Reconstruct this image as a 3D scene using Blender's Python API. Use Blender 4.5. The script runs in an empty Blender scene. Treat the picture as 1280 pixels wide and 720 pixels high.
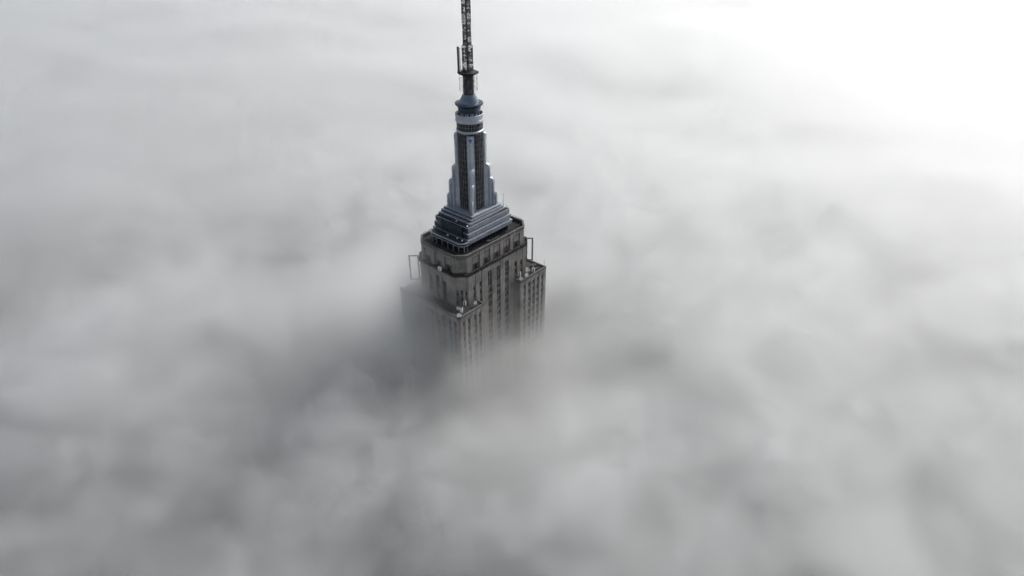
# A skyscraper's crown standing out of a sea of fog, seen from the air.
import bpy, bmesh, math, random
from mathutils import Vector, Matrix

random.seed(11)
R = math.radians
S = bpy.context.scene
COL = S.collection

# ------------------------------------------------------------------ materials
def new_mat(name):
    m = bpy.data.materials.new(name)
    m.use_nodes = True
    nt = m.node_tree
    return m, nt, nt.nodes['Principled BSDF']

def surface(name, col, rough=.7, metal=0., var=.25, scale=.35, streak=0., fine=.12, bump=0.):
    """base colour broken up by soft blotches, fine grain and (for walls) vertical weather streaks"""
    m, nt, b = new_mat(name)
    N, L = nt.nodes.new, nt.links.new
    tc = N('ShaderNodeTexCoord')
    n1 = N('ShaderNodeTexNoise'); n1.inputs['Scale'].default_value = scale; n1.inputs['Detail'].default_value = 5
    L(tc.outputs['Object'], n1.inputs['Vector'])
    n2 = N('ShaderNodeTexNoise'); n2.inputs['Scale'].default_value = scale * 9; n2.inputs['Detail'].default_value = 3
    L(tc.outputs['Object'], n2.inputs['Vector'])
    mp = N('ShaderNodeMapping'); mp.inputs['Scale'].default_value = (1.3, 1.3, .045)
    L(tc.outputs['Object'], mp.inputs['Vector'])
    n3 = N('ShaderNodeTexNoise'); n3.inputs['Scale'].default_value = 1.; n3.inputs['Detail'].default_value = 4
    L(mp.outputs[0], n3.inputs['Vector'])
    def rng(src, amt):
        r = N('ShaderNodeMapRange'); L(src, r.inputs['Value'])
        r.inputs['From Min'].default_value = .3; r.inputs['From Max'].default_value = .7
        r.inputs['To Min'].default_value = 1 - amt; r.inputs['To Max'].default_value = 1 + amt
        return r.outputs[0]
    def mul(a, c):
        q = N('ShaderNodeMath'); q.operation = 'MULTIPLY'; L(a, q.inputs[0]); L(c, q.inputs[1]); return q.outputs[0]
    f = mul(mul(rng(n1.outputs[0], var), rng(n2.outputs[0], fine)), rng(n3.outputs[0], streak))
    sc = N('ShaderNodeVectorMath'); sc.operation = 'SCALE'; sc.inputs[0].default_value = col
    L(f, sc.inputs['Scale']); L(sc.outputs[0], b.inputs['Base Color'])
    b.inputs['Roughness'].default_value = rough
    b.inputs['Metallic'].default_value = metal
    if bump:
        bp = N('ShaderNodeBump'); bp.inputs['Strength'].default_value = bump; bp.inputs['Distance'].default_value = .05
        L(n2.outputs[0], bp.inputs['Height']); L(bp.outputs[0], b.inputs['Normal'])
    return m

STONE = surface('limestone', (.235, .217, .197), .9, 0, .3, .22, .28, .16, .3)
STONE_R = surface('shaded_limestone', (.115, .108, .10), .9, 0, .3, .3, .3, .16, .3)  # limestone with recess shade put into its colour; also tones down copings and parapet
STONE_D = surface('shadowed_limestone', (.032, .03, .029), .9, 0, .35, .5, .2)  # cornice limestone, its shadow line put into the colour
ROOF = surface('roof_felt', (.028, .027, .027), .95, 0, .35, .4, 0, .2)
METAL = surface('blue_grey_metal', (.05, .066, .092), .40, .5, .2, .5, .12, .1)
BLIND = surface('window_blind', (.13, .125, .12), .8, 0, .2, 1.)
SPANDREL_M = surface('mast_spandrel', (.055, .052, .05), .6, .2, .3, 1.2, .1)
STEEL_A = surface('antenna_steel', (.055, .057, .06), .6, .3, .5, 1.5, 0)
METAL_L = surface('bright_metal', (.42, .45, .50), .5, .55, .16, .4, .12, .08)
METAL_P = surface('panel_metal', (.27, .295, .35), .4, .45, .16, .5, .14, .1)
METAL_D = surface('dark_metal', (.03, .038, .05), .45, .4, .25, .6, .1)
SPANDREL = surface('spandrel', (.125, .115, .107), .6, .2, .3, 1.2, .1)
MULLION = surface('mullion', (.17, .17, .17), .5, .4, .2, .8, .1)
GLASS = surface('dark_window', (.016, .019, .024), .18, 0, .5, .9, 0, .4)
STEEL = surface('black_steel', (.022, .023, .025), .6, .3, .3, 1.5, 0)
STEEL_G = surface('grey_steel', (.12, .12, .125), .55, .4, .3, 1.5, 0)
WHITE = surface('white_paint', (.84, .84, .83), .5, 0, .08, 1.2, 0, .06)
BLUE = surface('blue_enamel', (.03, .09, .28), .4, 0, .1, 1, 0)
GROUND = surface('asphalt', (.05, .05, .05), .95, 0, .2, .01, 0)

# ------------------------------------------------------------------ mesh builder
class MB:
    def __init__(s): s.v, s.f, s.m = [], [], []
    def add(s, vs, fs, mi=0):
        o = len(s.v); s.v += [tuple(p) for p in vs]
        s.f += [tuple(i + o for i in f) for f in fs]; s.m += [mi] * len(fs)
    def box(s, x0, x1, y0, y1, z0, z1, mi=0):
        s.add([(x0,y0,z0),(x1,y0,z0),(x1,y1,z0),(x0,y1,z0),(x0,y0,z1),(x1,y0,z1),(x1,y1,z1),(x0,y1,z1)],
              [(0,3,2,1),(4,5,6,7),(0,1,5,4),(1,2,6,5),(2,3,7,6),(3,0,4,7)], mi)
    def prism(s, poly, z0, z1, mi=0, top=None):
        n = len(poly); q = top or poly
        s.add([(x,y,z0) for x,y in poly] + [(x,y,z1) for x,y in q],
              [tuple(range(n-1,-1,-1)), tuple(range(n,2*n))] + [(i,(i+1)%n,n+(i+1)%n,n+i) for i in range(n)], mi)
    def ring(s, outer, inner, z0, z1, mi=0):
        n = len(outer)
        vs = [(x,y,z) for z in (z0,z1) for pl in (outer,inner) for x,y in pl]
        fs = []
        for i in range(n):
            j = (i+1) % n
            fs += [(i,j,2*n+j,2*n+i), (n+j,n+i,3*n+i,3*n+j), (2*n+i,2*n+j,3*n+j,3*n+i), (j,i,n+i,n+j)]
        s.add(vs, fs, mi)
    def wall(s, o, d, nrm, u0, u1, n0, n1, z0, z1, mi=0):
        """box in a wall's own frame: u along d from o, n outward"""
        P = lambda u, n, z: (o[0]+d[0]*u+nrm[0]*n, o[1]+d[1]*u+nrm[1]*n, z)
        s.add([P(u0,n0,z0),P(u1,n0,z0),P(u1,n1,z0),P(u0,n1,z0),P(u0,n0,z1),P(u1,n0,z1),P(u1,n1,z1),P(u0,n1,z1)],
              [(0,3,2,1),(4,5,6,7),(0,1,5,4),(1,2,6,5),(2,3,7,6),(3,0,4,7)], mi)
    def bar(s, p, q, r, n=6, mi=0, r2=None):
        p, q = Vector(p), Vector(q); r2 = r if r2 is None else r2
        w = (q-p).normalized(); a = w.orthogonal().normalized(); b = w.cross(a)
        ring = lambda c, rr: [c + (a*math.cos(2*math.pi*i/n) + b*math.sin(2*math.pi*i/n))*rr for i in range(n)]
        s.add(ring(p,r)+ring(q,r2), [tuple(range(n-1,-1,-1)), tuple(range(n,2*n))]+[(i,(i+1)%n,n+(i+1)%n,n+i) for i in range(n)], mi)
    def lathe(s, prof, n=40, c=(0,0), mi=0, closed=False):
        """profile of (r, z) turned about the vertical through c"""
        k = len(prof)
        vs = [(c[0]+r*math.cos(2*math.pi*i/n), c[1]+r*math.sin(2*math.pi*i/n), z) for r,z in prof for i in range(n)]
        fs = []
        for a in range(k if closed else k-1):
            b = (a+1) % k
            fs += [(a*n+i, a*n+(i+1)%n, b*n+(i+1)%n, b*n+i) for i in range(n)]
        if not closed:
            fs += [tuple(range(n-1,-1,-1)), tuple(range((k-1)*n, k*n))]
        s.add(vs, fs, mi)
    def build(s, name, mats, parent=None, smooth=False, loc=None, keep=False):
        me = bpy.data.meshes.new(name)
        me.from_pydata(s.v, [], s.f)
        for m in (mats if isinstance(mats, (list, tuple)) else [mats]): me.materials.append(m)
        me.polygons.foreach_set('material_index', s.m)
        if not keep:
            bm = bmesh.new(); bm.from_mesh(me); bmesh.ops.recalc_face_normals(bm, faces=bm.faces); bm.to_mesh(me); bm.free()
        if smooth:
            for p in me.polygons: p.use_smooth = True
            me.set_sharp_from_angle(angle=R(35))
        me.update()
        o = bpy.data.objects.new(name, me); COL.objects.link(o)
        if parent: o.parent = parent
        if loc: o.location = loc
        return o

def tag(o, label, cat, group=None, kind=None):
    if label: o['label'] = label
    if cat: o['category'] = cat
    if group: o['group'] = group
    if kind: o['kind'] = kind
    return o

def thing(name, label, cat, loc, rz=0., group=None):
    o = bpy.data.objects.new(name, None); COL.objects.link(o)
    o.location = loc; o.rotation_euler = (0, 0, rz); o.empty_display_size = .5
    return tag(o, label, cat, group)

# ------------------------------------------------------------------ where the tower stands
AX, AZ = (-16.9, 0.), R(48.76)
FLOOR = 3.7
def W(u, v, z):
    """tower coordinates (u along the long face, v across) -> world"""
    return Vector((AX[0] + u*math.cos(AZ) - v*math.sin(AZ), AX[1] + u*math.sin(AZ) + v*math.cos(AZ), z))

tower = thing('skyscraper', 'limestone skyscraper crown with stepped metal mast rising out of the fog', 'skyscraper', (AX[0], AX[1], 0), AZ)

def octagon(a, b, c):
    return [(-a+c,-b),(a-c,-b),(a,-b+c),(a,b-c),(a-c,b),(-a+c,b),(-a,b-c),(-a,-b+c)]
def inset(poly, d):
    n = len(poly); out = []
    for i in range(n):
        p0, p1, p2 = (Vector(poly[(i+k) % n]) for k in (-1,0,1))
        e1, e2 = (p1-p0).normalized(), (p2-p1).normalized()
        n1, n2 = Vector((-e1.y, e1.x)), Vector((-e2.y, e2.x))
        bis = n1+n2
        q = p1 + bis * (d / max(1e-6, 1 + n1.dot(n2)))
        out.append((q.x, q.y))
    return out

# ------------------------------------------------------------------ walls with window strips
PIER = .55
def strip_mesh(o, d, nrm, c, w, z0, z1, arch=False):
    """a recessed vertical run of windows and spandrels between two piers; n = 0 is the core wall"""
    m = MB()
    m.wall(o, d, nrm, c-w/2, c+w/2, .01, .05, z0, z1, 1)
    fl = z1 - (.9 if arch else .5)
    if arch:
        m.wall(o, d, nrm, c-w/2+.25, c+w/2-.25, .05, .3, z1-4.6, z1-.05, 3)
        m.wall(o, d, nrm, c-.06, c+.06, .3, .36, z1-4.6, z1-.1, 2)
        fl = z1 - 5.2
    while fl > z0 + FLOOR:
        for s in ((-1, 1) if w > 2 else (0,)):
            hw = w*.2 if s else w*.34
            cc = c + s*w*.24
            m.wall(o, d, nrm, cc-hw, cc+hw, .052, .075, fl-2.0, fl-.1, 0)
            bl = random.choice((0,0,0,0,.4,.7,1.1))
            if bl: m.wall(o, d, nrm, cc-hw, cc+hw, .075, .09, fl-.1-bl, fl-.1, 4)
            m.wall(o, d, nrm, cc-hw, cc+hw, .075, .1, fl-1.1, fl-1.02, 2)
        m.wall(o, d, nrm, c-w/2+.02, c+w/2-.02, .05, .16, fl-FLOOR+.1, fl-2.1, 1)
        fl -= FLOOR
    if w > 2:
        m.wall(o, d, nrm, c-.1, c+.1, .05, .24, z0, z1-.3, 2)
    for s in (-1, 1):
        m.wall(o, d, nrm, c+s*(w/2-.07)-.07, c+s*(w/2-.07)+.07, .06, .2, z0, z1-.2, 2)
    return m

def facade(piers, o, d, nrm, length, z0, z1, strips, slim=.0, wz0=None):
    """piers as proud bands between the strips, a lintel above each strip; returns strip meshes"""
    x = 0.; out = []
    for k, (c, w, zt, arch) in enumerate(sorted(strips)):
        if c-w/2 > x + .05:
            piers.wall(o, d, nrm, x, c-w/2, -.1, PIER + (.0 if k % 2 else .0), z0, z1)
        if zt < z1 - .05:
            piers.wall(o, d, nrm, c-w/2, c+w/2, -.1, PIER*.7, zt, z1-.01)
            if arch:   # rounded head: stepped corners under the lintel
                for j in range(7):
                    t = (j+.5)/7; hw = w/2*(1-math.sin(math.acos(1-t))) if t < 1 else 0
                    zz = zt - w/2*t
                    for s in (-1, 1):
                        ww = w/2*(1 - math.sqrt(max(0., 1-(1-t)**2)))
                        if ww > .02:
                            e = c + s*w/2
                            piers.wall(o, d, nrm, min(e, e-s*ww), max(e, e-s*ww), .0, PIER*.7-.004*j-.004, zz-w/28, zz+w/28)
        out.append(strip_mesh(o, d, nrm, c, w, wz0 if wz0 else z0, zt, arch))
        x = c+w/2
    if length - x > .05:
        piers.wall(o, d, nrm, x, length, -.1, PIER, z0, z1)
    return out

def put_strips(ms, parent=tower):
    for m in ms: m.build('window_strip', [GLASS, SPANDREL, MULLION, GLASS, BLIND], parent)

A, B, BC = 28.5, 18.6, 14.7           # wings, their front, recessed centre bay (finished faces)
UN, UR = -13.3, 10.4                  # where the wings end along the long face
ZL, ZC, ZT = 297.3, 312.4, 320.0
ZW = 222.0                            # below this nothing shows through the fog
sh = MB()
i_ = PIER
plan = [(-A+i_,-B+i_),(UN-i_,-B+i_),(UN-i_,-BC+i_),(UR+i_,-BC+i_),(UR+i_,-B+i_),(A-i_,-B+i_),
        (A-i_,B-i_),(UR+i_,B-i_),(UR+i_,BC-i_),(UN-i_,BC-i_),(UN-i_,B-i_),(-A+i_,B-i_)]
sh.prism(plan, 0, ZL)
strips = []
# long face, near wing / far wing
strips += facade(sh, (-A,-B+i_), (1,0), (0,-1), UN+A, 150, ZL-.3, [(2.6,1.5,ZL-2.4,0),(5.6,1.5,ZL-2.4,0),(9.4,1.9,ZL-2.4,0),(12.3,1.5,ZL-2.4,0)], wz0=ZW)
strips += facade(sh, (UR,-B+i_), (1,0), (0,-1), A-UR, 150, ZL-.3, [(2.9,1.5,ZL-2.4,0),(6.3,1.9,ZL-2.4,0),(9.4,1.9,ZL-2.4,0),(12.4,1.9,ZL-2.4,0),(15.6,1.5,ZL-2.4,0)], wz0=ZW)
# returns of the wings into the recess
sh.wall((UN-i_,-B+i_+.01), (0,1), (1,0), 0, B-BC-.02, -.1, PIER, 150, ZL-.3)
sh.wall((UR+i_,-B+i_+.01), (0,1), (-1,0), 0, B-BC-.02, -.1, PIER, 150, ZL-.3)
# short face
strips += facade(sh, (-A+i_,-B), (0,1), (-1,0), 2*B, 150, ZL-.3, [(c,w,ZL-2.4,0) for c,w in ((2.7,1.5),(5.6,1.5),(9.6,1.9),(13.,1.9),(16.9,1.9),(20.3,1.9),(24.2,1.9),(27.6,1.9),(31.6,1.5),(34.5,1.5))], wz0=ZW)
# far faces: plain piers
for k in range(9):
    sh.wall((A-i_,-B), (0,1), (1,0), .02+k*4.2, 2.6+k*4.2, -.1, PIER, 150, ZL-.3)
# centre bay below the ledge line: piers only, its strips run on up the block above
CB = [(-11.3-UN,1.9,0),(-5.5-UN,2.6,1),(0-UN,2.6,1),(5.5-UN,2.6,1)]
x = 0.
for c, w, _ in CB + [(UR-UN+1, 2, 0)]:
    sh.wall((UN,-BC+i_), (1,0), (0,-1), x, min(c-w/2, UR-UN), -.1, PIER, 150, ZL)
    x = c+w/2
# copings round the two ledges
sh.build('shaft', STONE, tower)
cpg = MB()
def coping(m, pts, z0, z1, t, mi=0):
    for (p, q) in zip(pts[:-1], pts[1:]):
        p, q = Vector(p), Vector(q); e = (q-p).normalized(); nn = Vector((e.y, -e.x))
        m.wall(p, e, nn, 0, (q-p).length, -t, 0, z0, z1, mi)
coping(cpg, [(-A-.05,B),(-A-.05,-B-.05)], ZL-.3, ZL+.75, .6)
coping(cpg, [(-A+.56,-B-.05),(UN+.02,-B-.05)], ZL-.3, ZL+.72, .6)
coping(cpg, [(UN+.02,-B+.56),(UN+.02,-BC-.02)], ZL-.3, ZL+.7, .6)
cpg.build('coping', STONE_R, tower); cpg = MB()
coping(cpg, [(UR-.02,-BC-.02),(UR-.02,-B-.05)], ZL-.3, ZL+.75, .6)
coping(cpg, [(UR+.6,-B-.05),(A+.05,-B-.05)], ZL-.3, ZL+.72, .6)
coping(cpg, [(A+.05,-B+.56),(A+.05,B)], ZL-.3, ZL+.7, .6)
cpg.build('coping', STONE_R, tower)

lr = MB()
lr.box(-A+.6, UN-.6, -B+.6, -BC+.02, ZL+.005, ZL+.05)
lr.box(-A+.6, -22.9, -BC+.03, B-.6, ZL+.005, ZL+.045)
lr.build('ledge_roof', ROOF, tower); lr = MB()
lr.box(UR+.6, A-.6, -B+.6, -BC+.02, ZL+.005, ZL+.05)
lr.box(22.9, A-.6, -BC+.03, B-.6, ZL+.005, ZL+.045)
lr.build('ledge_roof', ROOF, tower)

# ------------------------------------------------------------------ upper block, lower storey (81 - 85)
LA, LB, LC = 22.7, BC, 4.3
ub = MB()
oc = octagon(LA, LB, LC)
ub.prism(inset(oc, PIER), ZL, ZC)
def edge(poly, k):
    p, q = Vector(poly[k]), Vector(poly[(k+1) % len(poly)]); e = (q-p).normalized()
    return p, e, Vector((e.y, -e.x)), (q-p).length
def face_frame(poly, k, ins=PIER):
    p, e, n, l = edge(poly, k)
    return p - n*ins, e, n, l
o, e, n, l = face_frame(oc, 0)          # long face, with the centre bay's strips running down into the recess
c0 = LA - LC
CBU = [(-15.1,1.5,306.2,0),(-11.3,1.5,306.2,0),(-5.5,2.6,309.2,1),(0,2.6,309.2,1),(5.5,2.6,309.2,1),(11.5,1.7,306.4,0),(15.4,1.5,305.6,0)]
ss = facade(ub, o, e, n, l, ZL, ZC, [(u+c0,w,zt,a) for u,w,zt,a in CBU])
put_strips([ss[0]]); put_strips([ss[5], ss[6]])
for (u,w,zt,a) in CBU[1:5]:
    put_strips([strip_mesh((UN,-BC+i_), (1,0), (0,-1), u-UN, w, ZW, zt, bool(a))])
put_strips(strips)
o, e, n, l = face_frame(oc, 7)          # near chamfer: three tall slits
put_strips(facade(ub, o, e, n, l, ZL, ZC, [(l/2-1.85,1.05,305.2,0),(l/2,1.2,305.4,0),(l/2+1.85,1.05,305.2,0)]))
for k in (1, 5):                        # the two chamfers at the sides
    o, e, n, l = face_frame(oc, k)
    put_strips(facade(ub, o, e, n, l, ZL, ZC, [(l/2,1.2,304.4,0)]))
o, e, n, l = face_frame(oc, 6)          # short face
put_strips(facade(ub, o, e, n, l, ZL, ZC, [(l-6.2,2.3,307.4,1),(l/2+.2,2.3,309.,1),(6.2,2.3,307.4,1)]))
for k in (2, 3, 4):
    o, e, n, l = face_frame(oc, k); ub.wall(o, e, n, .01, l-.01, -.1, PIER, ZL, ZC)
# centre bay strips between ZL and the recess are covered by the run above
ub.build('upper_block', STONE, tower)

cn = MB()
UA, UB, UC = 21.7, 13.8, 3.8            # storey above, set back
up = octagon(UA, UB, UC)
cn.ring(inset(oc, -.55), inset(up, .4), ZC-.25, ZC+.35)
cn.ring(inset(oc, -.25), inset(up, .45), ZC-.75, ZC-.25)
cn.build('cornice', STONE_D, tower)
cl_ = None                             # small dark brackets and lamps strung along the cornice
for k in (0, 6, 7, 1):
    p, e, n, l = edge(inset(oc, -.5), k)
    t = .5
    while t < l-.3:
        cl = MB(); cl.wall(p, e, n, t, t+random.uniform(.15,.45), -.5, random.uniform(.1,.35), ZC+.36, ZC+random.uniform(.6,1.25)*(1.25 if k == 7 else .8))
        cl.build('cornice_bracket', STEEL, tower)
        t += random.uniform(.7, 1.9)

# ------------------------------------------------------------------ upper block, top storey (85 - 86)
ts = MB()
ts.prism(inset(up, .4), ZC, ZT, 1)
wins = []
def bays(k, centres, bw):
    o, e, n, l = face_frame(up, k, .4)
    c0 = l/2; x = 0
    for c in centres:
        a, b = c0+c-bw/2, c0+c+bw/2
        ts.wall(o, e, n, x, a, -.1, .4, ZC+.3, ZT+.02)          # pier
        ts.wall(o, e, n, a, b, -.1, .2, ZT-1.2, ZT+.01)          # lintel
        ts.wall(o, e, n, a+.5, b-.5, .0, .12, ZC+3.3, ZT-1.7)    # raised panel
        wins.append((o, e, n, (a+b)/2))
        x = b
    ts.wall(o, e, n, x, l, -.1, .4, ZC+.3, ZT+.02)
bays(0, (-12.9,-6.45,0,6.45,12.9), 4.6)
bays(6, (-6.2,0,6.2), 4.3)
for k in (7, 1, 5):
    o, e, n, l = face_frame(up, k, .4)
    ts.wall(o, e, n, .02, .9, -.1, .38, ZC+.3, ZT+.01); ts.wall(o, e, n, l-.9, l-.02, -.1, .38, ZC+.3, ZT+.01)
    ts.wall(o, e, n, .9, l-.9, -.1, .22, ZC+.3, ZT-.9)
for k in (2, 3, 4):
    o, e, n, l = face_frame(up, k, .4); ts.wall(o, e, n, .02, l-.02, -.1, .4, ZC+.3, ZT+.01)
ts.build('top_storey', [STONE, STONE_R], tower)
for (o, e, n, c) in wins:
    m = MB()
    m.wall(o, e, n, c-.95, c-.75, .0, .25, ZC+.35, ZC+3.1, 1); m.wall(o, e, n, c+.75, c+.95, .0, .25, ZC+.35, ZC+3.1, 1)
    m.wall(o, e, n, c-.75, c+.75, .0, .25, ZC+2.95, ZC+3.15, 1)
    w_ = m.build('window', [GLASS, SPANDREL], tower)
    m = MB(); m.wall(o, e, n, c-.74, c+.74, .01, .07, ZC+.36, ZC+2.94); m.wall(o, e, n, c-.05, c+.05, .07, .12, ZC+.36, ZC+2.94, 1)
    m.build('pane', [GLASS, SPANDREL], w_)

pp = MB()
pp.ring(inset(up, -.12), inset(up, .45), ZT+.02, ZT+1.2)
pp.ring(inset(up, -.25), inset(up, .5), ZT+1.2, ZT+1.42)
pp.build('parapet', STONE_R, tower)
dk = MB(); dk.prism(inset(up, .46), ZT+.0, ZT+.06); dk.build('observation_deck', surface('deck_paving', (.014, .014, .014), .95, 0, .3, .5), tower)
fc = MB()                                # tall safety fence behind the parapet
fp = inset(up, .8)
for k in range(8):
    p, e, n, l = edge(fp, k)
    cnt = max(2, int(l/1.5))
    for j in range(cnt):
        q = p + e*(l*j/cnt)
        fc.bar((q.x,q.y,ZT+.05), (q.x,q.y,ZT+2.6), .055, 4)
        q2 = q - n*.5
        fc.bar((q.x,q.y,ZT+2.6), (q2.x,q2.y,ZT+3.0), .035, 4)
    for z in (1.0, 1.9, 2.6):
        a_, b_ = p, p+e*l
        fc.bar((a_.x,a_.y,ZT+z), (b_.x,b_.y,ZT+z), .05, 4)
fc.build('safety_fence', STEEL, tower)

# ------------------------------------------------------------------ metal base of the mast
ob = MB()                                # glazed observatory under the overhang
ob.prism(octagon(12.2, 9.0, .4), ZT+.06, 323.3, 0)
for k, (p, e, n, l) in enumerate(edge(octagon(12.55, 9.35, .4), k) for k in range(8)):
    cnt = int(l/1.55)
    for j in range(cnt+1 if l > 2 else 0):
        t = min(max(l*j/cnt, .12), l-.12)
        ob.wall(p, e, n, t-.11, t+.11, -.36, 0, ZT+.05, 323.25, 1)
    if l > 2: ob.wall(p, e, n, .1, l-.1, -.32, -.06, ZT+.06, ZT+.9, 2)
ob.build('observatory', [GLASS, METAL, METAL_D], tower)

def rounded(x0, x1, y0, y1, r, n=6, corners=(1,1,1,1)):
    pts = []
    for (cx, cy, a0, on) in ((x0+r,y0+r,180,corners[0]),(x1-r,y0+r,270,corners[1]),(x1-r,y1-r,0,corners[2]),(x0+r,y1-r,90,corners[3])):
        if on:
            for j in range(n+1):
                a = R(a0+90*j/n); pts.append((cx+r*math.cos(a), cy+r*math.sin(a)))
        else:
            pts.append({180:(x0,y0),270:(x1,y0),0:(x1,y1),90:(x0,y1)}[a0])
    return pts

TIERS = [(13.7,10.6,323.2,325.2,0),(13.3,10.05,325.7,327.7,0),(12.9,9.55,328.2,330.3,0),(11.4,9.1,330.55,331.55,1),(10.1,8.75,331.75,332.7,1),(8.9,8.4,332.85,333.6,1)]
zp = 323.2
for k, (a, b, z0, z1, kind) in enumerate(TIERS):
    m = MB()
    if z0 > zp + .05:
        m.box(-a+.45, a-.45, -b+.45, b-.45, zp-.02, z0, 1)
    m.box(-a, a, -b, b, z0, z1-.16, 0)
    m.box(-a-.1, a+.1, -b-.1, b+.1, z1-.16, z1, 2)
    if not kind:                         # fine ribs along the band
        for s in (.33, .66):
            zz = z0+(z1-z0)*s
            m.box(-a-.04, a+.04, -b-.1, b+.1, zz-.05, zz+.05, 1)
    for s in (-1, 1):  # paler plates: the brighter light on the long faces put into colour
        for j in range(12):
            w_ = (2*a-.5)/12; x_ = -a+.25+j*w_
            m.box(x_+.02, x_+w_-.02, min(s*b, s*(b+.07)), max(s*b, s*(b+.07)), z0+.12, z1-.24, 3)
    m.build('tier', [METAL, METAL_D, METAL_L, METAL_P], tower)
    zp = z1
# roof of the third tier, and dark slab painting the shade of the short face's plant recess
m = MB(); m.box(-12.7, 12.7, -9.35, 9.35, 330.31, 330.36); m.build('tier_roof', ROOF, tower)
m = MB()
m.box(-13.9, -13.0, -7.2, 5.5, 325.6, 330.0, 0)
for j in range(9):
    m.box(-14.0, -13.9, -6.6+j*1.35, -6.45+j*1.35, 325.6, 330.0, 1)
m.build('plant_recess_shade', [METAL_D, METAL], tower)

cp = MB()                                # rounded canopy over the short side of the deck
outl = rounded(-17.6, -13.72, -10.6, 9.4, 2.6, 7, (1,0,0,1))
cp.prism(outl, 323.55, 324.45, 0)
cp.prism(inset(outl, -.22), 324.45, 324.75, 1)
cp.prism(inset(outl, -.16), 323.3, 323.55, 1)
cp.prism(inset(outl, .35), 324.75, 324.8, 2)
can = cp.build('canopy', [METAL, METAL_L, METAL_D], tower)
for (x, y) in ((-17.1,-8.2),(-15.6,-9.9),(-14.1,-10.1),(-17.2,-5.2),(-17.2,-1.8),(-17.2,1.6),(-17.2,5.0),(-16.9,7.8)):
    m = MB(); m.box(x-.16, x+.16, y-.16, y+.16, ZT+.05, 323.3); m.build('post', METAL_L, tower)
m = MB()
m.box(-16.6, -13.72, -9.6, 8.4, ZT+.06, 323.25, 0)
m.build('canopy_glazing', GLASS, tower)

# railings of the base roofs
rl = MB()
def rail(pts, z, h=1.1, step=1.3, r=.03):
    for p, q in zip(pts[:-1], pts[1:]):
        p, q = Vector(p), Vector(q); l = (q-p).length; c = max(1, int(l/step))
        for j in range(c+1):
            w = p+(q-p)*(j/c); rl.bar((w.x,w.y,z), (w.x,w.y,z+h), r, 4)
        for hh in (h*.5, h): rl.bar((p.x,p.y,z+hh), (q.x,q.y,z+hh), r, 4)
rail([(3,-9.3),(12.6,-9.3),(12.6,9.2)], 330.3); rl.build('railing', STEEL_G, tower); rl = MB()
rail([(-12.6,9.2),(-12.6,-9.2)], 330.3); rl.build('railing', STEEL_G, tower); rl = MB()
rail([(-17.3,8.6),(-17.3,-8.4),(-15.6,-10.3),(-13.9,-10.4)], 324.75)
rl.build('railing', STEEL_G, tower)

# ------------------------------------------------------------------ mooring mast
ZM0, ZM1 = 333.6, 366.6
RS = 5.15
mm = MB()
mm.lathe([(RS,ZM0-.05),(RS,ZM1)], 48)
mast = mm.build('mooring_mast', METAL_D, tower, smooth=True)
def curved_strip(a0, a1):
    """curved run of windows: vertical mullions, spandrel at each floor"""
    m = MB()
    def arc_box(t0, t1, r0, r1, z0, z1, mi, n=1):
        for j in range(n):
            u0, u1 = t0+(t1-t0)*j/n, t0+(t1-t0)*(j+1)/n
            vs = [(r*math.cos(t), r*math.sin(t), z) for z in (z0,z1) for r, t in ((r0,u0),(r1,u0),(r1,u1),(r0,u1))]
            m.add(vs, [(0,3,2,1),(4,5,6,7),(0,1,5,4),(1,2,6,5),(2,3,7,6),(3,0,4,7)], mi)
    cols = 5
    for c in range(cols+1):
        t = a0+(a1-a0)*c/cols
        arc_box(t-.018, t+.018, RS-.02, RS+.26, ZM0, ZM1-.4, 2)
    z = ZM0+.3
    while z < ZM1-2.2:
        for c in range(cols):
            t0 = a0+(a1-a0)*c/cols+.02; t1 = a0+(a1-a0)*(c+1)/cols-.02
            arc_box(t0, t1, RS-.05, RS+.08, z, z+.75, 1)
            arc_box(t0, t1, RS-.05, RS+.035, z+.75, z+2.25, 0)
        z += 2.3
    arc_box(a0, a1, RS-.02, RS+.2, ZM1-.8, ZM1-.1, 1, 8)
    return m.build('window_strip', [GLASS, SPANDREL_M, MULLION], mast)
for q in range(4):
    c = R(270-90*q)
    curved_strip(c-R(28), c+R(28))

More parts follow.
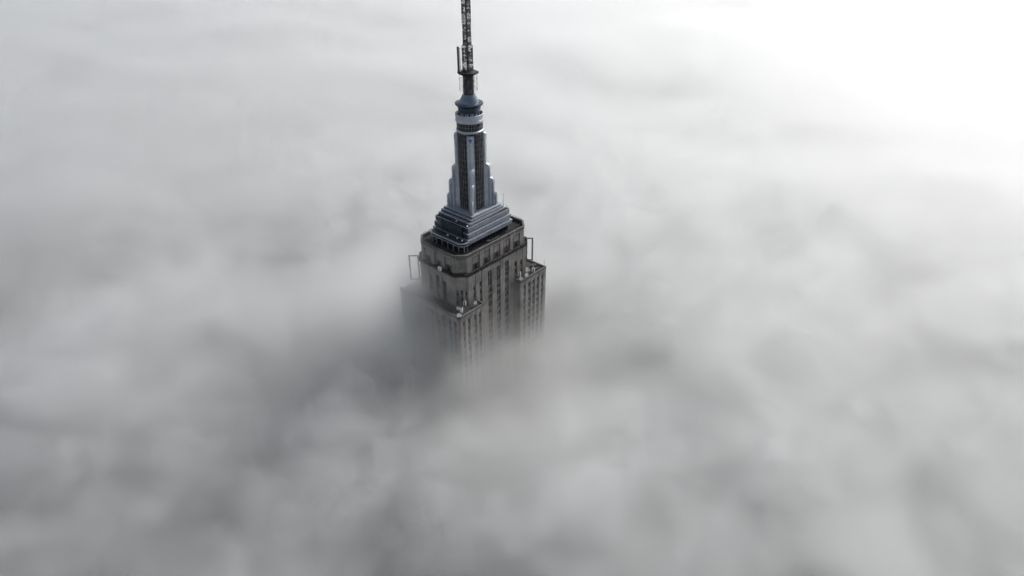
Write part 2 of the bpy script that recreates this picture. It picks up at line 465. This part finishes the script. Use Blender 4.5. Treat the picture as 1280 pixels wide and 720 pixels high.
# buttresses: wedge-shaped fins on the diagonals with three rounded setbacks
def fin(q):
    an = R(225+90*q)
    d = Vector((math.cos(an), math.sin(an))); t = Vector((-d.y, d.x))
    m = MB()
    def lobe(r0, r1, z0, z1, th0, th1, rad, mi):
        zs = [(z0, 0.)] + [(z1-rad+rad*math.sin(R(90)*j/7), rad*(1-math.cos(R(90)*j/7))) for j in range(8)]
        rings = []
        for z, cut in zs:
            ro = r1-cut*.92
            pl = [(r0, -th0/2), (max(r0+.05, ro-.55), -th1/2), (max(r0+.1, ro), 0), (max(r0+.05, ro-.55), th1/2), (r0, th0/2)]
            rings.append([(d.x*a+t.x*b, d.y*a+t.y*b, z) for a, b in pl])
        n = 5
        vs = [p for rg in rings for p in rg]; k = len(rings)
        fs = [tuple(range(n-1,-1,-1)), tuple(range((k-1)*n, k*n))]
        for a in range(k-1):
            fs += [(a*n+i, a*n+(i+1)%n, (a+1)*n+(i+1)%n, (a+1)*n+i) for i in range(n)]
        m.add(vs, fs, mi)
    lobe(4.9, 6.55, ZM0-.05, 365.6, 2.9, 2.7, .6, 0)
    lobe(5.3, 8.15, ZM0-.05, 352.4, 2.55, 2.1, 2.1, 0)
    lobe(6.2, 9.65, ZM0-.05, 346.2, 2.0, 1.6, 2.1, 0)
    lobe(7.5, 10.75, ZM0-.05, 339.8, 1.45, .8, 1.9, 0)
    for (ra, rb, zt, th) in ((6.75,7.55,350.2,2.36),(8.3,9.1,344.1,1.8),(9.6,10.15,337.9,1.15)):   # raised outline inside each setback
        for sd in (-1, 1):
            lobe_pts = [(ra, ZM0), (rb, ZM0)] + [(ra+(rb-ra)*math.cos(R(15*q_)), zt-1.+math.sin(R(15*q_))) for q_ in range(7)]
            off = sd*th/2
            vs = [(d.x*a+t.x*(off*k_), d.y*a+t.y*(off*k_), z_) for k_ in (.8,1.06) for a, z_ in lobe_pts]
            n_ = len(lobe_pts)
            m.add(vs, [tuple(range(n_)), tuple(range(2*n_-1,n_-1,-1))]+[(q_,(q_+1)%n_,n_+(q_+1)%n_,n_+q_) for q_ in range(n_)], 1)
    f = m.build('buttress', [METAL_L, METAL_P], mast)
    # narrow metal piers beside the fin
    m2 = MB()
    for s in (-1, 1):
        a = an + s*R(14.6)
        m2.bar((5.2*math.cos(a),5.2*math.sin(a),ZM0), (5.2*math.cos(a),5.2*math.sin(a),ZM1-.3), .2, 6)
    m2.build('pier', METAL, mast)
    e_ = MB()                             # small blue emblem near the fin's head: triangle, point down
    rr = 6.6
    P = lambda a, b, z: (d.x*a+t.x*b, d.y*a+t.y*b, z)
    for s in (-1, 1):
        tri = [(rr+.02-.55*.62, s*.85, 364.6),(rr+.0, 0, 364.6),(rr+.0, 0, 362.9)]
        e_.add([P(*p) for p in tri]+[P(p[0]-.05,p[1],p[2]) for p in tri], [(0,1,2),(3,5,4),(0,2,5,3),(0,3,4,1),(1,4,5,2)])
    e_.build('emblem', BLUE, f)
for q in range(4): fin(q)

# head of the mast
h = MB(); h.lathe([(5.35,366.3),(5.55,366.5),(5.55,367.0),(5.3,367.25)], 48); h.build('band', METAL_L, mast, smooth=True)
h = MB(); h.lathe([(5.2,367.2),(5.2,370.3)], 48, mi=0)
for j in range(28):
    a = 2*math.pi*j/28
    h.bar((5.22*math.cos(a),5.22*math.sin(a),367.2), (5.22*math.cos(a),5.22*math.sin(a),370.3), .09, 4, 1)
h.lathe([(5.24,368.65),(5.28,368.65),(5.28,368.8),(5.24,368.8)], 48, mi=1, closed=True)
h.build('window_band', [GLASS, MULLION], mast)
h = MB(); h.lathe([(5.2,370.3),(5.65,370.4),(5.65,371.3),(5.55,371.4),(5.55,372.1),(5.65,372.2),(5.65,373.5),(5.4,373.6),(5.4,372.5),(5.0,372.4),(4.6,372.4)], 56); h.build('balcony_parapet', METAL_L, mast, smooth=True)
h = MB(); h.lathe([(4.15,372.0),(4.15,374.0)], 48, mi=0)
for j in range(12):
    a = 2*math.pi*(j+.5)/12
    h.bar((4.15*math.cos(a),4.15*math.sin(a),372.5), (4.15*math.cos(a),4.15*math.sin(a),374.), .3, 4, 1)
h.build('balcony_room', [METAL_L, GLASS], mast)
h = MB(); h.lathe([(4.2,372.42),(5.38,372.42),(5.38,372.52),(4.2,372.52)], 48, closed=True); h.build('balcony_floor', ROOF, mast)
h = MB(); h.lathe([(4.1,374.0),(4.5,374.05),(4.5,374.9),(4.25,375.0),(4.25,375.5),(4.6,375.6),(4.6,376.4),(4.2,376.6)], 48); h.build('drum_band', METAL, mast, smooth=True)
h = MB(); h.lathe([(4.2,376.5),(5.45,376.9),(5.6,377.1),(5.6,377.6),(5.3,377.7),(4.2,377.8)], 48); h.build('rim', METAL, mast, smooth=True)
h = MB(); h.lathe([(4.1,377.6),(3.9,378.2),(3.3,379.3),(2.75,380.3),(2.5,381.0)], 40); h.build('dome', surface('dome_metal', (.15,.185,.23), .25, .8, .15, .5, 0, .1), mast, smooth=True)

# ------------------------------------------------------------------ broadcast antenna
ant = thing('broadcast_antenna', 'dark lattice broadcast antenna standing on top of the mast dome', 'antenna', tuple(W(0,0,381.0)), AZ)
m = MB()
m.lathe([(1.95,0),(1.95,7.6)], 12, mi=0)
for j in range(12):
    a = 2*math.pi*(j+.5)/12
    for k in range(4):
        z = .5+k*1.8
        P = Vector((math.cos(a), math.sin(a))); T = Vector((-P.y, P.x))
        m.wall(P*1.9, T, P, -.36, .36, 0, random.choice((.12,.2,.28)), z, z+1.4, random.choice((0,0,1)))
m.build('drum', [STEEL_A, STEEL_G], ant)
m = MB()                                   # thin rods caging the drum
for j in range(16):
    a = 2*math.pi*j/16
    m.bar((3.5*math.cos(a),3.5*math.sin(a),1.2), (3.5*math.cos(a),3.5*math.sin(a),7.6), .035, 4)
for z in (2.0, 3.8, 5.6):
    m.lathe([(3.47,z),(3.53,z),(3.53,z+.06),(3.47,z+.06)], 16, closed=True)
for j in range(8):
    a = 2*math.pi*j/8
    for z in (2.03, 5.63): m.bar((1.9*math.cos(a),1.9*math.sin(a),z), (3.5*math.cos(a),3.5*math.sin(a),z), .03, 4)
m.build('rod_cage', STEEL_G, ant)
m = MB()
hexa = lambda r: [(r*math.cos(R(60*j+16)), r*math.sin(R(60*j+16))) for j in range(6)]
m.prism(hexa(3.3), 7.4, 7.8, 0, top=hexa(4.0)); m.prism(hexa(4.1), 7.8, 8.5)
m.prism(hexa(3.2), 8.5, 8.8, 0, top=hexa(1.7))
m.build('platform', STEEL, ant)
def lattice(z0, z1, w0, w1, seg, panels, name='lattice_section'):
    m = MB()
    n = max(1, round((z1-z0)/seg))
    cor = [(-1,-1),(1,-1),(1,1),(-1,1)]
    wat = lambda z: w0+(w1-w0)*(z-z0)/(z1-z0)
    for cx, cy in cor:
        m.bar((cx*w0,cy*w0,z0), (cx*w1,cy*w1,z1), .14, 6)
    for k in range(n):
        za, zb = z0+(z1-z0)*k/n, z0+(z1-z0)*(k+1)/n
        wa, wb = wat(za), wat(zb)
        for i in range(4):
            p, q = cor[i], cor[(i+1)%4]
            m.bar((p[0]*wa,p[1]*wa,za), (q[0]*wb,q[1]*wb,zb), .07, 4)
            m.bar((q[0]*wa,q[1]*wa,za), (p[0]*wb,p[1]*wb,zb), .07, 4)
            m.bar((p[0]*wb,p[1]*wb,zb), (q[0]*wb,q[1]*wb,zb), .08, 4)
        if random.random() < panels:     # aerial panels fixed to the faces
            for i in range(4):
                if random.random() < .75:
                    p, q = Vector(cor[i]), Vector(cor[(i+1)%4]); e = (q-p).normalized(); nn = Vector((e.y,-e.x))
                    ww = (wa+wb)/2
                    for (ea, eb) in ((.2,.85),(1.1,1.8)):
                        if random.random() < .85:
                            m.wall(p*ww, e, nn, ea*ww, eb*ww, .05, random.choice((.2,.35)), za+random.uniform(.05,.3), zb-random.uniform(.05,.4), random.choice((0,0,0,0,1,1,2)))
    m.bar((0,0,z0), (0,0,z1), .32, 8)
    return m.build(name, [STEEL_A, STEEL_G, METAL_L], ant)
lattice(8.1, 11.6, 1.4, 1.4, 1.1, .35)
lattice(11.6, 18.2, 1.4, 1.4, 1.1, .97)
lattice(18.2, 25.6, 1.08, 1.02, 1.05, .97)
lattice(25.6, 29.5, 1.12, 1.12, 1.0, .85)
lattice(29.5, 36.0, 1.15, 1.1, 1.0, .75)
lattice(36.0, 48.0, 1.05, .8, 1.0, .7)
m = MB(); m.bar((0,0,48),(0,0,62), .45, 10, 0, .12); m.build('spire', STEEL, ant)
m = MB()                                    # upright tube aerial at the platform's edge; white bar paints its bright reflection
m.bar((-2.45,2.6,8.0), (-2.45,2.6,17.7), .42, 10, 0); m.bar((-1.98,2.1,8.4), (-1.98,2.1,17.2), .2, 8, 1)
for z in (9.2, 13.0, 17.2): m.bar((-2.4,2.55,z), (-1.1,1.1,z), .06, 4)
m.build('tube_aerial', [STEEL_G, WHITE], ant)

# ------------------------------------------------------------------ fittings lifted onto the tower
def dish(u, v, z, r, face, label, tilt=8., mast_h=.9, mat=WHITE):
    t = thing('satellite_dish', label, 'satellite dish', tuple(W(u, v, z)), AZ, 'satellite dishes on the tower')
    m = MB()
    c = Vector((0,0,mast_h+r*.55)); f = Vector((math.cos(face)*math.cos(R(tilt)), math.sin(face)*math.cos(R(tilt)), math.sin(R(tilt))))
    a = f.orthogonal().normalized(); b = f.cross(a)
    n = 20; rings = []
    prof = [(.02,-.02),(.4,.03),(.75,.13),(1.,.27),(1.04,.27),(.8,.06),(.45,-.06),(.02,-.1)]
    vs = []
    for rr, dd in prof:
        for i in range(n):
            th = 2*math.pi*i/n
            vs.append(c + (a*math.cos(th)+b*math.sin(th))*rr*r + f*dd*r)
    k = len(prof)
    fs = [((i+j*n), (i+1)%n+j*n, (i+1)%n+(j+1)%k*n, i+(j+1)%k*n) for j in range(k) for i in range(n)]
    m.add(vs, fs)
    m.build('reflector', mat, t, smooth=True)
    g = MB()
    g.bar((0,0,0), c - f*.1*r - Vector((0,0,0)), .09, 6)
    g.box(-.3,.3,-.3,.3,0,.1)
    g.build('mount', STEEL_G, t)
    g = MB(); g.bar(c+f*.0, c+f*.62*r, .045, 5); g.bar(c+f*.55*r, c+f*.72*r, .12, 8)
    g.build('feed_horn', STEEL_G, t)
    return t
DL = ZL+.05
NEAR = R(225)
dish(-27.9, -17.9, ZL+.76, 1.0, NEAR, 'white dish on the outermost near corner of the lower ledge', 10, .15)
dish(-24.2, -13.6, DL, .75, R(200), 'small white dish against the foot of the chamfered near corner', 12, .8)
dish(-16.6, -16.2, DL, .8, R(250), 'white dish facing out on the near ledge beside tall dark slits', 10, 1.0)
dish(11.6, -17.6, DL, .75, R(235), 'white dish at the inner end of the right-hand ledge', 10, .9)
dish(15.6, -17.5, DL, .85, R(250), 'white dish in the middle of the right-hand ledge', 14, .9)
dish(18.2, -15.6, DL, .6, R(250), 'smallest white dish close to the wall above the right-hand ledge', 8, 2.2)
dish(-23.3, -2.9, ZC+.36, 1.05, R(190), 'round white dish on the cornice of the shadowed left face', 4, .05)
dish(21.6, -12.6, ZC+.36, .9, R(300), 'white dish on the cornice at the right-hand chamfered corner', 10, .4)

def aerial(u, v, z, hgt, label, r=.1, arms=0):
    m = MB()
    m.box(-.18,.18,-.18,.18,0,.12)
    m.bar((0,0,.1), (0,0,hgt), r, 6, 0, r*.55)
    for k in range(arms):
        zz = hgt*(.55+.35*k/max(1,arms)); m.bar((-.55,0,zz), (.55,0,zz), r*.6, 4)
    o = m.build('whip_antenna', STEEL, None, loc=tuple(W(u, v, z)))
    o.rotation_euler = (0,0,AZ+R(30))
    return tag(o, label, 'aerial', 'aerials on the tower')
aerial(12.2, -1.0, 330.36, 6.0, 'thin aerial behind the right end of the metal tiers, left of the taller one', .11)
aerial(12.3, -6.6, 330.36, 6.6, 'tallest thin aerial at the right end of the metal tiers', .12)
aerial(12.3, 2.0, 330.36, 3.2, 'short aerial on the far right roof edge of the metal tiers', .06)
aerial(27.9, -17.9, ZL+.74, 3.4, 'aerial on the outermost corner of the right-hand ledge', .08, 1)
aerial(25.0, -17.9, ZL+.74, 2.0, 'short aerial on the front edge of the right-hand ledge', .07)
aerial(-24.6, -16.2, DL, 5.4, 'tall aerial with crossbars on the near corner ledge', .08, 2)
aerial(-22.2, -16.6, DL, 4.0, 'middle aerial on the near corner ledge with one crossbar', .08, 1)
aerial(-20.0, -15.9, DL, 4.6, 'plain aerial on the near ledge in front of the chamfer', .07)
aerial(-26.2, -12.0, DL, 3.4, 'aerial on the left side of the near ledge', .07, 1)
aerial(-12.4, 5.2, 330.36, 3.4, 'aerial above the shadowed left side of the metal tiers', .06, 1)

def outrigger(sgn_u, sgn_v, z0, z1, d0, d1, label, cu, cv):
    """upright rectangular frame held out from a chamfered corner"""
    d = Vector((sgn_u, sgn_v)).normalized()
    t = thing('antenna_frame', label, 'antenna frame', tuple(W(cu, cv, z0)), AZ, 'antenna frames on the corners')
    P = lambda a, z: (d.x*a, d.y*a, z)
    H = z1-z0
    m = MB()
    m.bar(P(d0,0), P(d0,H), .3, 6); m.bar(P(d1,-.2), P(d1,H+.2), .34, 8); m.bar(P(d0,H), P(d1,H), .3, 6); m.bar(P(d0,0), P(d1,0), .26, 6)
    for z in (H*.33, H*.66): m.bar(P(d0,z), P(d0+.6,z), .1, 5)
    m.build('frame', STEEL_G, t)
    for z in (.8, H-.8):
        m = MB(); m.bar(P(-.6,z), P(d0,z), .14, 6); m.build('bracket', STEEL, t)
    m = MB()
    for k in range(4): 
        z = .6+k*(H-1.2)/4
        m.wall(P(d1+.2,0)[:2], Vector((-d.y,d.x)), d, -.22, .22, 0, .14, z+.15, z+(H-1.2)/4-.15)
    m.build('aerial_panel', STEEL_G, t)
outrigger(-1, 1, 301.0, 312.8, .9, 4.7, 'tall rectangular antenna frame standing out from the fogged left corner', -20.6, 12.6)
outrigger(1, -1, 302.6, 313.6, .5, 3.1, 'narrow antenna frame standing out from the right-hand corner', 20.6, -12.6)

def flood(u, v, z, label):
    t = thing('floodlight', label, 'floodlight', tuple(W(u, v, z)), AZ, 'floodlights on the metal base')
    m = MB(); m.box(-.32,.32,-.22,.22,.35,.85, 0); m.build('housing', WHITE, t)
    m = MB(); m.box(-.38,-.33,-.06,.06,0,.7); m.box(.33,.38,-.06,.06,0,.7); m.box(-.38,.38,-.06,.06,-.0,.05); m.build('bracket', STEEL_G, t)
flood(-15.4, -8.6, 324.8, 'pale floodlight on the rounded near end of the canopy')
flood(-15.2, -5.6, 324.8, 'pale floodlight in the middle of the canopy roof')
flood(-15.8, -.6, 324.8, 'pale floodlight at the far fogged end of the canopy roof')
flood(-12.4, -9.0, 330.36, 'pale floodlight on the near corner of the metal tiers')
flood(-11.9, -2.2, 330.36, 'pale floodlight on the shadowed upper roof of the metal tiers')

# plant boxes on the ledges
def sector(u, v, z, hgt, label, turn=0.):
    t = thing('panel_antenna', label, 'panel antenna', tuple(W(u, v, z)), AZ+turn, 'panel antennas on the ledges')
    m = MB(); m.bar((0,0,0), (0,0,hgt), .09, 8); m.box(-.3,.3,-.3,.3,0,.1)
    for k in range(3):
        a = R(120*k); m.bar((0,0,hgt-.9), (.55*math.cos(a),.55*math.sin(a),hgt-.9), .05, 5)
    m.build('pole', STEEL_G, t)
    for k in range(3):
        a = R(120*k); P = Vector((math.cos(a), math.sin(a))); T = Vector((-P.y, P.x))
        m = MB(); m.wall(P*.5, T, P, -.2, .2, 0, .16, hgt-1.9, hgt+.1); m.build('panel', WHITE, t)
sector(-25.4, -16.9, DL, 3.2, 'pole with pale panel aerials at the tip of the near ledge')
sector(-21.4, -14.9, DL, 3.9, 'pole with pale panel aerials close to the three slits of the chamfer', .5)
sector(20.6, -17.4, DL, 2.8, 'pole with pale panel aerials on the outer half of the right-hand ledge', .9)
sector(13.2, -15.6, DL, 3.0, 'pole with pale panel aerials against the wall over the right-hand ledge', .3)
def duct(u, v, z, l, rz, label):
    m = MB(); m.box(-l/2,l/2,-.35,.35,.35,1.05,0)
    for k in range(4): 
        x = -l/2+.3+k*(l-.6)/3; m.box(x-.08,x+.08,-.3,.3,0,.35,1); m.box(x-.06,x+.06,-.4,.4,.3,1.1,1)
    m.box(-l/2,-l/2+.9,-.5,.5,1.05,1.7,0)
    o = m.build('air_duct', [STEEL_G, STEEL], None, loc=tuple(W(u,v,z))); o.rotation_euler = (0,0,AZ+rz); tag(o, label, 'duct', 'ducts on the roofs')
duct(-25.6, -8.4, DL, 5.5, R(90), 'long dark duct on the shadowed left ledge near its tip')
duct(0., -11.9, ZT+.07, 7., 0, 'dark duct on the deck between the metal base and the long parapet')
duct(17.6, 2., ZT+.07, 6., R(90), 'dark duct on the far right end of the deck')
duct(22.6, -16.6, DL, 4., 0, 'dark duct along the outer half of the right-hand ledge')
def plant_box(u, v, z, a, b, c, label):
    m = MB(); m.box(-a,a,-b,b,0,c,0); m.box(-a-.06,a+.06,-b-.06,b+.06,c,c+.08,1)
    for k in range(4): m.box(-a*.8+k*a*.42,-a*.8+k*a*.42+a*.25,-b-.03,-b,c*.25,c*.75,1)
    o = m.build('vent_box', [STEEL_G, STEEL], None, loc=tuple(W(u,v,z))); o.rotation_euler = (0,0,AZ)
    tag(o, label, 'vent', 'vents on the ledges')
plant_box(-26.0, -3.0, DL, 1.0, 1.6, 1.2, 'grey vent box along the shadowed left ledge')
plant_box(-18.4, -17.0, DL, .9, .5, .8, 'low grey vent box on the near ledge beside the dish')
plant_box(25.0, -14.0, DL, 1.3, 1.0, 1.3, 'grey vent box at the outer end of the right-hand ledge')

# ------------------------------------------------------------------ ground far below
g = MB(); g.add([(-9000,-9000,0),(9000,-9000,0),(9000,9000,0),(-9000,9000,0)], [(0,1,2,3)])
go = g.build('ground', GROUND, None, keep=True); go['kind'] = 'structure'

# ------------------------------------------------------------------ the fog
mt_ = bpy.data.materials.new('fog'); mt_.use_nodes = True
t = mt_.node_tree; t.nodes.clear(); N, L = t.nodes.new, t.links.new
out = N('ShaderNodeOutputMaterial'); pv = N('ShaderNodeVolumePrincipled'); L(pv.outputs[0], out.inputs['Volume'])
pv.inputs['Color'].default_value = (.98, .982, .982, 1)
pv.inputs['Anisotropy'].default_value = .73
pv.inputs['Density'].default_value = 1.
# the density of the fog is a field over space: a level top, heaped and hollowed by noise.
def fog_field(name, lo, hi, vx, vz):
    ng = bpy.data.node_groups.new(name, 'GeometryNodeTree')
    ng.interface.new_socket('Geometry', in_out='OUTPUT', socket_type='NodeSocketGeometry')
    N, L = ng.nodes.new, ng.links.new
    def math_(op, a, b=None, c=None):
        n = N('ShaderNodeMath'); n.operation = op
        for k, x in enumerate((a, b, c)):
            if x is None: continue
            if isinstance(x, (int, float)): n.inputs[k].default_value = x
            else: L(x, n.inputs[k])
        return n.outputs[0]
    add = lambda a, b: math_('ADD', a, b)
    mul = lambda a, b: math_('MULTIPLY', a, b)
    cen = lambda n, amp: mul(math_('SUBTRACT', n, .5), amp)
    pos = N('GeometryNodeInputPosition').outputs[0]
    sx = N('ShaderNodeSeparateXYZ'); L(pos, sx.inputs[0])
    def noise(scale, detail, rough, vec=(1,1,1), off=(0,0,0), dist=0., rot=25):
        a = N('ShaderNodeVectorRotate'); a.rotation_type = 'Z_AXIS'; a.inputs['Angle'].default_value = R(rot); L(pos, a.inputs['Vector'])
        b = N('ShaderNodeVectorMath'); b.operation = 'MULTIPLY_ADD'; L(a.outputs[0], b.inputs[0])
        b.inputs[1].default_value = tuple(q*scale for q in vec); b.inputs[2].default_value = off
        n = N('ShaderNodeTexNoise'); n.inputs['Scale'].default_value = 1.; n.inputs['Detail'].default_value = detail
        n.inputs['Roughness'].default_value = rough; n.inputs['Distortion'].default_value = dist
        L(b.outputs[0], n.inputs['Vector']); return n.outputs[0]
    def hump(x, y, r, amp):
        a = N('ShaderNodeVectorMath'); a.operation = 'SUBTRACT'; L(pos, a.inputs[0]); a.inputs[1].default_value = (x, y, 0)
        b = N('ShaderNodeVectorMath'); b.operation = 'MULTIPLY'; L(a.outputs[0], b.inputs[0]); b.inputs[1].default_value = (1/r, 1/r, 0)
        c = N('ShaderNodeVectorMath'); c.operation = 'DOT_PRODUCT'; L(b.outputs[0], c.inputs[0]); L(b.outputs[0], c.inputs[1])
        return mul(math_('EXPONENT', mul(c.outputs['Value'], -1.)), amp)
    def ramp(src, f0, f1, t0, t1, kind='LINEAR'):
        m = N('ShaderNodeMapRange'); m.interpolation_type = kind; L(src, m.inputs['Value'])
        m.inputs['From Min'].default_value = f0; m.inputs['From Max'].default_value = f1
        m.inputs['To Min'].default_value = t0; m.inputs['To Max'].default_value = t1
        return m.outputs[0]
    fine = noise(1/30, 3, .6, (1,1,1.5), (4,7,1), .7)
    wisp = noise(1/12, 4, .6, (1,1,1.3), (1,8,3), 1.2)
    puff = math_('ABSOLUTE', math_('SUBTRACT', noise(1/34, 3, .5, (1,1,1.2), (2,9,5), .5), .5))
    big = noise(1/330, 2, .5, (1,1,1.2), (3.1,1.7,0))
    mid = noise(1/110, 4, .55, (1,1,1.4), (3,0,7), .5)
    # the near left of the bank is torn and puffed, the distance and the right calmer
    calm = mul(ramp(sx.outputs[1], 0., 450., 1., .5, 'SMOOTHSTEP'), ramp(sx.outputs[0], -40., 140., 1., .42, 'SMOOTHSTEP'))
    torn = mul(ramp(sx.outputs[1], 0., 340., 1., .12, 'SMOOTHSTEP'), ramp(sx.outputs[0], -30., 130., 1., .48, 'SMOOTHSTEP'))
    top = add(cen(big, 36.), 284.)
    top = add(top, mul(calm, cen(mid, 34.)))
    top = add(top, mul(torn, add(add(cen(fine, 44.), cen(wisp, 60.)), mul(math_('SUBTRACT', puff, .085), 95.))))
    for hh in ((-165,-25,48,12),(-50,-50,30,6),(22,-114,24,8),(174,112,60,4),(-153,-60,34,7),(-84,-66,36,17),(-62,-46,26,8),(56,-28,38,9)):
        top = add(top, hump(*hh))
    # close round the tower the top of the bank lies level, banked up against its left corner
    near = add(cen(mid, 36.), 277.)
    near = add(near, add(cen(fine, 44.), cen(wisp, 44.)))
    for hh in ((-43,-25,20,46),(-60,0,24,20),(-84,28,38,22),(24,-8,30,5)): near = add(near, hump(*hh))
    wgt = math_('MINIMUM', hump(-22,-22,75,1.35), 1.)
    top = add(mul(top, math_('SUBTRACT', 1., wgt)), mul(near, wgt))
    depth = mul(math_('SUBTRACT', top, sx.outputs[2]), mul(ramp(sx.outputs[1], -95., -35., 1.75, 1., 'SMOOTHSTEP'), math_('SUBTRACT', 1., hump(-14,-20,48,.42))))
    dens = mul(ramp(depth, -16, 28, 0., .075, 'SMOOTHSTEP'), ramp(add(mul(mid, .5), add(mul(fine, .3), mul(wisp, .2))), .37, .63, .4, 1.6))
    vc = N('GeometryNodeVolumeCube')
    L(dens, vc.inputs['Density']); vc.inputs['Background'].default_value = 0.
    vc.inputs['Min'].default_value = lo; vc.inputs['Max'].default_value = hi
    for ax, k, v in (('X',0,vx),('Y',1,vx),('Z',2,vz)): vc.inputs['Resolution '+ax].default_value = int((hi[k]-lo[k])/v)
    sm = N('GeometryNodeSetMaterial'); sm.inputs['Material'].default_value = mt_
    go_ = N('NodeGroupOutput'); L(vc.outputs[0], sm.inputs[0]); L(sm.outputs[0], go_.inputs[0])
    fm = MB(); fm.box(lo[0], hi[0], lo[1], hi[1], lo[2], hi[2])
    fog = fm.build(name, mt_, None)
    fog.modifiers.new('fog_field', 'NODES').node_group = ng
    return fog
fog = fog_field('fog_bank', (-1150.,-320.,195.), (1150.,1400.,332.), 4.5, 4.)
tag(fog, 'thick pale fog bank surrounding the tower and swallowing its lower floors', 'fog', kind='stuff')

# ------------------------------------------------------------------ light
EL, SAZ = R(39), R(43)                  # sun: height, and bearing to the right of the view
w = bpy.data.worlds.new('World'); S.world = w; w.use_nodes = True
nt = w.node_tree
sky = nt.nodes.new('ShaderNodeTexSky'); sky.sky_type = 'NISHITA'; sky.sun_disc = False
sky.sun_elevation = EL; sky.sun_rotation = SAZ; sky.air_density = 1.; sky.dust_density = 2.
hs = nt.nodes.new('ShaderNodeHueSaturation'); hs.inputs['Saturation'].default_value = .45
nt.links.new(sky.outputs[0], hs.inputs['Color'])
bg = nt.nodes['Background']; nt.links.new(hs.outputs[0], bg.inputs[0]); bg.inputs[1].default_value = .13
sl = bpy.data.lights.new('sun', 'SUN'); sl.energy = 3.7; sl.angle = R(.5); sl.color = (1, .985, .955)
so = bpy.data.objects.new('sun', sl); COL.objects.link(so)
sd = Vector((math.sin(SAZ)*math.cos(EL), math.cos(SAZ)*math.cos(EL), math.sin(EL)))
so.rotation_euler = sd.to_track_quat('Z', 'Y').to_euler(); so.location = (200, 200, 600)

# ------------------------------------------------------------------ camera
cam = bpy.data.cameras.new('camera'); co = bpy.data.objects.new('camera', cam); COL.objects.link(co); S.camera = co
cam.sensor_width = 36; cam.lens = 36*854/1280; cam.clip_start = 1; cam.clip_end = 30000
co.location = (0, -266.85, 456.82); co.rotation_euler = (R(90-31.74), 0, 0)

S.view_settings.view_transform = 'Standard'; S.view_settings.look = 'None'; S.view_settings.exposure = 0
cy = S.cycles
cy.volume_bounces = 6; cy.max_bounces = 12; cy.diffuse_bounces = 4; cy.volume_step_rate = 2.5
cy.use_denoising = True; cy.use_adaptive_sampling = True; cy.adaptive_threshold = .045; cy.adaptive_min_samples = 24
